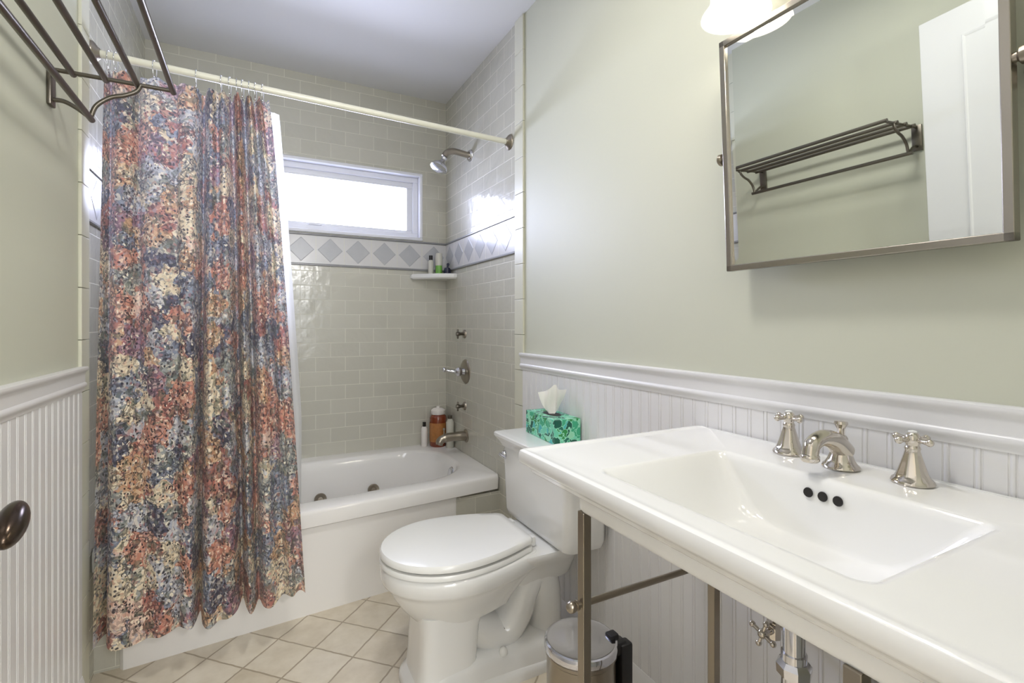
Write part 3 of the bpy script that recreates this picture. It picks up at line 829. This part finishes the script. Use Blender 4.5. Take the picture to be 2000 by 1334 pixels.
def handle(y, lab):
    o = empty('sink_tap', (.978, y, DZ), lab, 'tap', 'cross-handled taps on the sink deck')
    bm = NB(); lathe(bm, bell, (0, 0, 0), (0, 0, 1), 32, flute=flt); link('base', bm, M_nickel, o, smooth=40)
    bm = NB()
    lathe(bm, [(0, .064), (.009, .064), (.0115, .070), (.0115, .078), (.009, .083), (.006, .086)], (0, 0, 0), (0, 0, 1), 20)
    for k in range(4):
        a = radians(-16+90*k); d = Vector((cos(a), sin(a), 0)); p = Vector((0, 0, .074))
        tube(bm, [p+d*.006, p+d*.013, p+d*.020, p+d*.0245], [.0052, .0036, .0042, .0050], 10)
        ball(bm, p+d*.028, .0062, seg=12)
    link('cross_handle', bm, M_nickel, o, smooth=50)
    bm = NB(); lathe(bm, [(.0065, .084), (.0062, .088), (0, .0895)], (0, 0, 0), (0, 0, 1), 16); link('button', bm, M_porc, o, smooth=40)
handle(.640, 'polished nickel cross-handle tap nearer the tissue box, left of the spout')
handle(.424, 'polished nickel cross-handle tap right of the spout, nearer the camera')

# plumbing under the sink
dp = empty('drain_pipe', (.785, .505, .30), 'chrome drain pipe and trap under the sink', 'pipe')
bm = NB(); tube(bm, [(0, 0, .44), (0, 0, .30)], .017, 18); tube(bm, [(0, 0, .30), (0, 0, .26)], .0195, 18)
link('tailpiece', bm, M_chrome, dp, smooth=40)
bm = NB(); lathe(bm, [(.020, 0), (.026, .003), (.027, .018), (.021, .026)], (0, 0, .262), (0, 0, 1), 8)
link('slip_nut', bm, M_chrome, dp, smooth=30)
bm = NB(); tube(bm, spline([(0, 0, .27), (0, 0, .19), (.012, -.01, .145), (.045, -.03, .125), (.078, -.05, .145), (.085, -.055, .20), (.10, -.058, .235), (.14, -.06, .245), (.246, -.06, .245)], 8), .019, 18)
link('trap', bm, M_chrome, dp, smooth=40)
bm = NB(); lathe(bm, [(.020, .016), (.034, .012), (.042, .003), (.042, 0)], (.246, -.06, .245), (-1, 0, 0), 24)
link('wall_flange', bm, M_chrome, dp, smooth=40)
def supply(y, lab):
    o = empty('supply_valve', (1.034, y, .50), lab, 'valve', 'supply valves under the sink')
    bm = NB(); lathe(bm, [(0, .010), (.020, .010), (.027, .003), (.028, 0)], (0, 0, 0), (-1, 0, 0), 20)
    tube(bm, [(-.005, 0, 0), (-.085, 0, 0)], .0085, 12); lathe(bm, [(.0, -.018), (.014, -.018), (.014, .016), (0, .018)], (-.068, 0, 0), (0, 0, 1), 8)
    link('valve_body', bm, M_nickel, o, smooth=30)
    bm = NB(); tube(bm, [(-.085, 0, 0), (-.105, 0, 0)], .006, 10); ball(bm, (-.105, 0, 0), .010)
    for k in range(4):
        a = radians(20+90*k); d = Vector((0, cos(a), sin(a)))
        tube(bm, [Vector((-.105, 0, 0)), Vector((-.105, 0, 0))+d*.022], .004, 8); ball(bm, Vector((-.105, 0, 0))+d*.025, .0065, seg=10)
    link('cross_handle', bm, M_nickel, o, smooth=40)
    bm = NB(); tube(bm, spline([(-.068, 0, .016), (-.068, 0, .10), (-.062, -.01*(1 if y > .5 else -1), .2), (-.058, (.531-y)*.2, .292)], 6), .0045, 10)
    link('riser_tube', bm, M_nickel, o, smooth=40)
supply(.665, 'nickel supply valve with cross handle under the sink, farther from the camera')
supply(.385, 'nickel supply valve with cross handle under the sink, nearer the camera')

# ------------------------------------------------------------------ toilet
TYc = 1.506; TX = XR-.013
tl = empty('toilet', (TX, TYc, 0), 'white two-piece toilet with closed lid between tub and sink', 'toilet')
def W(x, y, z): return Vector((-x, y, z))           # x measured out from the wall
def egg(xb, xf, hw, z, hb=None, wide=.45, rc=.03):
    """plan outline: round nose, widest at a little past the middle, narrower squared back"""
    hb = hw*.70 if hb is None else hb
    L = xf-xb; xm = xf-L*wide; up = []
    for k in range(1, 13):
        a = k/12*pi/2; up.append((xm+(xf-xm)*cos(a), hw*sin(a)))
    for k in range(1, 9):
        t = k/8; up.append((xm-(xm-xb-rc)*t, hw-(hw-hb)*t**1.9))
    y1 = up[-1][1]
    for k in range(1, 5):
        a = k/4*pi/2; up.append((xb+rc-rc*sin(a), y1-rc*.9*(1-cos(a))-.002*k/4))
    pts = [(xf, 0)]+up+[(x, -y) for x, y in reversed(up)]
    return [W(x, y, z) for x, y in pts]
bm = NB()
loft(bm, [egg(.29, .600, .104, .228), egg(.285, .612, .112, .242), egg(.275, .630, .124, .262), egg(.262, .646, .140, .285), egg(.25, .660, .155, .308), egg(.235, .671, .167, .328),
          egg(.222, .678, .175, .342), egg(.21, .689, .184, .350), egg(.205, .693, .188, .358), egg(.205, .694, .189, .385),
          egg(.208, .692, .187, .396), egg(.215, .685, .181, .402), egg(.26, .64, .14, .402), egg(.30, .60, .11, .36), egg(.34, .56, .07, .27), egg(.38, .5, .04, .25)], True, True)
link('bowl', bm, M_porc, tl, smooth=50)
def sup(xb, xf, hw, z, p=5, n=40):
    xm = (xb+xf)/2; L = (xf-xb)/2
    return [W(xm+L*math.copysign(abs(cos(2*pi*k/n))**(2/p), cos(2*pi*k/n)), hw*math.copysign(abs(sin(2*pi*k/n))**(2/p), sin(2*pi*k/n)), z) for k in range(n)]
bm = NB()
loft(bm, [sup(.07, .625, .128, 0), sup(.07, .625, .128, .018), sup(.075, .62, .124, .030), sup(.40, .60, .108, .045), sup(.41, .595, .103, .10), sup(.40, .59, .102, .20), sup(.38, .595, .108, .26)], True, True)
loft(bm, [sup(.07, .60, .118, .02), sup(.08, .59, .112, .075, 6), sup(.09, .58, .100, .092, 5), sup(.12, .5, .07, .10)], True, True)
link('pedestal', bm, M_porc, tl, smooth=45)
bm = NB()
pth = spline([W(.44, 0, .20), W(.36, 0, .13), W(.30, 0, .11), (W(.25, 0, .16)), W(.22, 0, .235), W(.185, 0, .29), W(.145, 0, .265), W(.13, 0, .18), W(.13, 0, .08)], 6)
n = len(pth); nb = len(bm.verts)
tube(bm, pth, .062, 20)
for v in bm.verts: v.co.y *= 1.35
loft(bm, [sup(.03, .30, .075, .27, 3), sup(.02, .32, .10, .315, 3), sup(.012, .34, .125, .35, 3), sup(.008, .36, .142, .372, 3.4), sup(.008, .37, .150, .388, 3.6), sup(.012, .37, .147, .397, 3.6), sup(.05, .33, .11, .4005, 3.6)], True, True)
link('trapway', bm, M_porc, tl, smooth=50)
for s in (-1, 1):
    bm = NB(); lathe(bm, [(.014, 0), (.014, .008), (.011, .016), (.005, .020), (0, .021)], W(.30, s*.105, .088) if False else W(.33, s*.098, .088), (0, 0, 1), 16)
    link('bolt_cap', bm, M_seat, tl, smooth=40)
bm = NB(); loft(bm, [egg(.235, .690, .180, .4035), egg(.229, .696, .186, .406), egg(.229, .696, .186, .4165), egg(.232, .693, .183, .4205), egg(.25, .675, .165, .4215)], True, True)
link('seat_ring', bm, M_seat, tl, smooth=45)
bm = NB(); loft(bm, [egg(.25, .672, .162, .4255), egg(.233, .690, .180, .4265), egg(.229, .695, .185, .4295), egg(.229, .695, .185, .441), egg(.234, .690, .180, .4475), egg(.26, .665, .155, .4505), egg(.36, .57, .07, .4515)], True, True)
link('seat_lid', bm, M_seat, tl, smooth=45)
for s in (-1, 1):
    bm = NB(); box(bm, -.245, -.205, s*.075-.018, s*.075+.018, .402, .435, .007); link('hinge', bm, M_seat, tl, smooth=45)
bm = NB()
def tk(x0_, x1_, hw, z, r=.035): return [W(0, 0, 0)+Vector((-(p.x), p.y, z)) for p in rrect(x0_, x1_, -hw, hw, r, 6)]
loft(bm, [tk(.015, .155, .200, .405), tk(.012, .166, .218, .412), tk(.01, .170, .224, .43), tk(.01, .173, .229, .55), tk(.01, .176, .233, .640), tk(.008, .177, .235, .648), tk(.01, .174, .232, .66), tk(.01, .174, .232, .668)], True, True)
link('tank', bm, M_porc, tl, smooth=45)
bm = NB()
loft(bm, [tk(.006, .176, .236, .664, .02), tk(.005, .178, .239, .670, .02), tk(.004, .181, .243, .678, .018), tk(.003, .188, .250, .688, .015), tk(.002, .194, .257, .697, .012), tk(.001, .197, .260, .702, .010), tk(.001, .197, .260, .712, .010), tk(.003, .194, .257, .7155, .010), tk(.02, .17, .23, .717, .01)], True, True)
link('tank_lid', bm, M_porc, tl, smooth=30)
bm = NB(); lathe(bm, [(0, .010), (.011, .010), (.014, .004), (.014, 0)], W(.176, .195, .638), (-1, 0, 0), 16)
tube(bm, [W(.184, .195, .638), W(.196, .195, .638)], .005, 10); tube(bm, [W(.196, .200, .638), W(.198, .150, .634)], [.006, .0045], 10)
link('flush_lever', bm, M_chrome, tl, smooth=40)

# tissue box
tb = empty('tissue_box', (.983, 1.565, .7172), 'green leaf-print tissue box on the toilet tank lid', 'tissue box', rz=radians(-4))
hx, hy2, hh = .052, .118, .086
bm = NB(); box(bm, -hx, hx, -hy2, hy2, 0, hh, .002); link('carton', bm, M_tbox, tb)
bm = NB(); loft(bm, [[Vector((.026*cos(2*pi*k/24), .055*sin(2*pi*k/24), hh+.0006)) for k in range(24)]], close_a=True); link('opening', bm, M_dark, tb)
bm = NB(); gr = []
for i in range(13):
    t = i/12; row = []
    for j in range(15):
        s = j/14-.5
        wdt = .016+.125*t**.7*(1-.3*t)
        row.append(bm.verts.new((.006*sin(s*9+t*2)+.008*t*sin(s*14)+s*wdt*.75, -s*wdt*.62+.004*sin(t*5)+.008*t*sin(s*14), hh-.004+.118*t*(1-.22*abs(s-.12)*2)-.010*abs(sin(s*6))*t)))
    gr.append(row)
for i in range(12):
    for j in range(14): bm.faces.new((gr[i][j], gr[i][j+1], gr[i+1][j+1], gr[i+1][j]))
ts = link('tissue', bm, M_tissue, tb, smooth=80)

# ------------------------------------------------------------------ trash can
tc = empty('trash_can', (.765, 1.075, 0), 'chrome pedal trash can with black hinge between toilet and sink leg', 'trash can')
bm = NB(); lathe(bm, [(.0, 0), (.090, 0), (.092, .004), (.092, .012), (.0905, .016), (.0905, .27), (.094, .274), (.094, .281), (.0905, .284), (.0, .284)], seg=40)
link('bucket', bm, M_bnick, tc, smooth=35)
bm = NB(); lathe(bm, [(.0945, .284), (.0970, .287), (.0975, .302), (.095, .307), (.090, .3085), (.086, .307), (.05, .3085), (.0, .309)], seg=40)
link('lid', bm, M_chrome, tc, smooth=35)
bm = NB(); box(bm, .064, .092, -.045, -.019, .296, .317, .004); box(bm, .084, .122, -.066, -.034, .02, .297, .006); box(bm, .066, .105, -.06, -.03, .27, .304, .004)
link('hinge', bm, M_black, tc, smooth=35)
bm = NB(); box(bm, -.125, -.08, -.02, .02, .006, .014, .003); link('pedal', bm, M_black, tc)

# ------------------------------------------------------------------ added fill lights, out of view: ceiling fixture and hall globe
cl = empty('added_ceiling_fill', (.30, .95, ZC), 'added round fill light on the bathroom ceiling, out of view', 'ceiling light')  # unseen fixture added for ambient fill
bm = NB(); lathe(bm, [(.15, 0), (.155, -.012), (.15, -.03), (.145, -.03)], (0, 0, 0), (0, 0, 1), 36); link('rim', bm, M_bnick, cl, smooth=40)
bm = NB(); lathe(bm, [(.143, -.022), (.12, -.045), (.07, -.06), (0, -.066)], (0, 0, 0), (0, 0, 1), 36); link('diffuser', bm, M_disc, cl, smooth=40)
hl = empty('added_hall_globe', (.42, -1.0, 1.90), 'added white fill globe hanging in the hall, out of view', 'pendant light')  # unseen globe added to light the room through the doorway
bm = NB(); tube(bm, [(0, 0, .13), (0, 0, ZC-1.90-.01)], .004, 8); link('cord', bm, M_black, hl)
bm = NB(); lathe(bm, [(.05, 0), (.055, -.02), (0, -.03)], (0, 0, ZC-1.90-.001), (0, 0, 1), 24); link('ceiling_rose', bm, M_bnick, hl, smooth=40)
bm = NB(); ball(bm, (0, 0, 0), .14, seg=32); link('globe', bm, M_globe, hl, smooth=80)

def lamp(name, typ, loc, power, col, size=.1, rot=(0, 0, 0), **k):
    d = bpy.data.lights.new(name, typ); d.energy = power; d.color = col
    if typ == 'AREA':
        d.size = size
        for a, v in k.items(): setattr(d, a, v)
    else: d.shadow_soft_size = size
    o = bpy.data.objects.new(name, d); COL.objects.link(o); o.location = loc; o.rotation_euler = rot; return o
P_CEIL, P_VAN, P_WORLD = 10, 1.35, 39.0
lamp('ceiling_fill_lamp', 'AREA', (.30, .95, ZC-.072), P_CEIL, (1, .985, .97), .26, shape='DISK')  # ambient fill from the added ceiling fixture
for dy in (.177, 0, -.177):
    lamp('vanity_bulb', 'POINT', (XR-.125, .545+dy, LZ+.15-.135), P_VAN, (1, .93, .83), .03)
pt = lamp('window_portal', 'AREA', ((WX0+WX1)/2, YB+.10, (WZ0+WZ1)/2), 1, (1, 1, 1), WX1-WX0, (radians(-90), 0, 0), shape='RECTANGLE', size_y=WZ1-WZ0)
pt.data.cycles.is_portal = True
pt2 = lamp('added_window_portal', 'AREA', (.2, HY0-.02, 1.5), 1, (1, 1, 1), 1.4, (radians(90), 0, 0), shape='RECTANGLE', size_y=1.3)  # sampling portal for the added hall window
pt2.data.cycles.is_portal = True

# ------------------------------------------------------------------ world: bright overcast sky
w = bpy.data.worlds.new('overcast_sky'); SC.world = w; w.use_nodes = True; nt = w.node_tree; nt.nodes.clear()
wo = nt.nodes.new('ShaderNodeOutputWorld'); bg = nt.nodes.new('ShaderNodeBackground')
tcn = nt.nodes.new('ShaderNodeTexCoord'); sx = nt.nodes.new('ShaderNodeSeparateXYZ'); cr = nt.nodes.new('ShaderNodeValToRGB')
nt.links.new(tcn.outputs['Generated'], sx.inputs[0])
mr_ = nt.nodes.new('ShaderNodeMapRange'); mr_.inputs[1].default_value = -.6; mr_.inputs[2].default_value = .6
nt.links.new(sx.outputs[1], mr_.inputs[0]); nt.links.new(mr_.outputs[0], cr.inputs[0])
# overcast sky: duller and warmer behind the house, bright and bluish beyond the bathroom window
cr.color_ramp.elements[0].color = (.20, .203, .206, 1); cr.color_ramp.elements[1].color = (.70, .735, 1.0, 1)
nt.links.new(cr.outputs[0], bg.inputs[0]); bg.inputs[1].default_value = P_WORLD
nt.links.new(bg.outputs[0], wo.inputs[0])

# ------------------------------------------------------------------ camera
cd = bpy.data.cameras.new('camera'); cam = bpy.data.objects.new('camera', cd); COL.objects.link(cam)
cd.sensor_width = 36; cd.lens = 964/2000*36; cd.shift_y = -35/2000; cd.clip_start = .01
cam.location = (0, 0, CZ); cam.rotation_euler = (radians(90), 0, radians(-27.5)); SC.camera = cam

vs = SC.view_settings; vs.view_transform = 'Standard'; vs.look = 'None'; vs.gamma = 1; vs.exposure = .1; vs.use_curve_mapping = False
cy = SC.cycles
cy.use_denoising = True
cy.max_bounces = 12; cy.diffuse_bounces = 6; cy.glossy_bounces = 6; cy.transparent_max_bounces = 12; cy.transmission_bounces = 6
cy.sample_clamp_indirect = 6
cy.caustics_reflective = False; cy.caustics_refractive = False
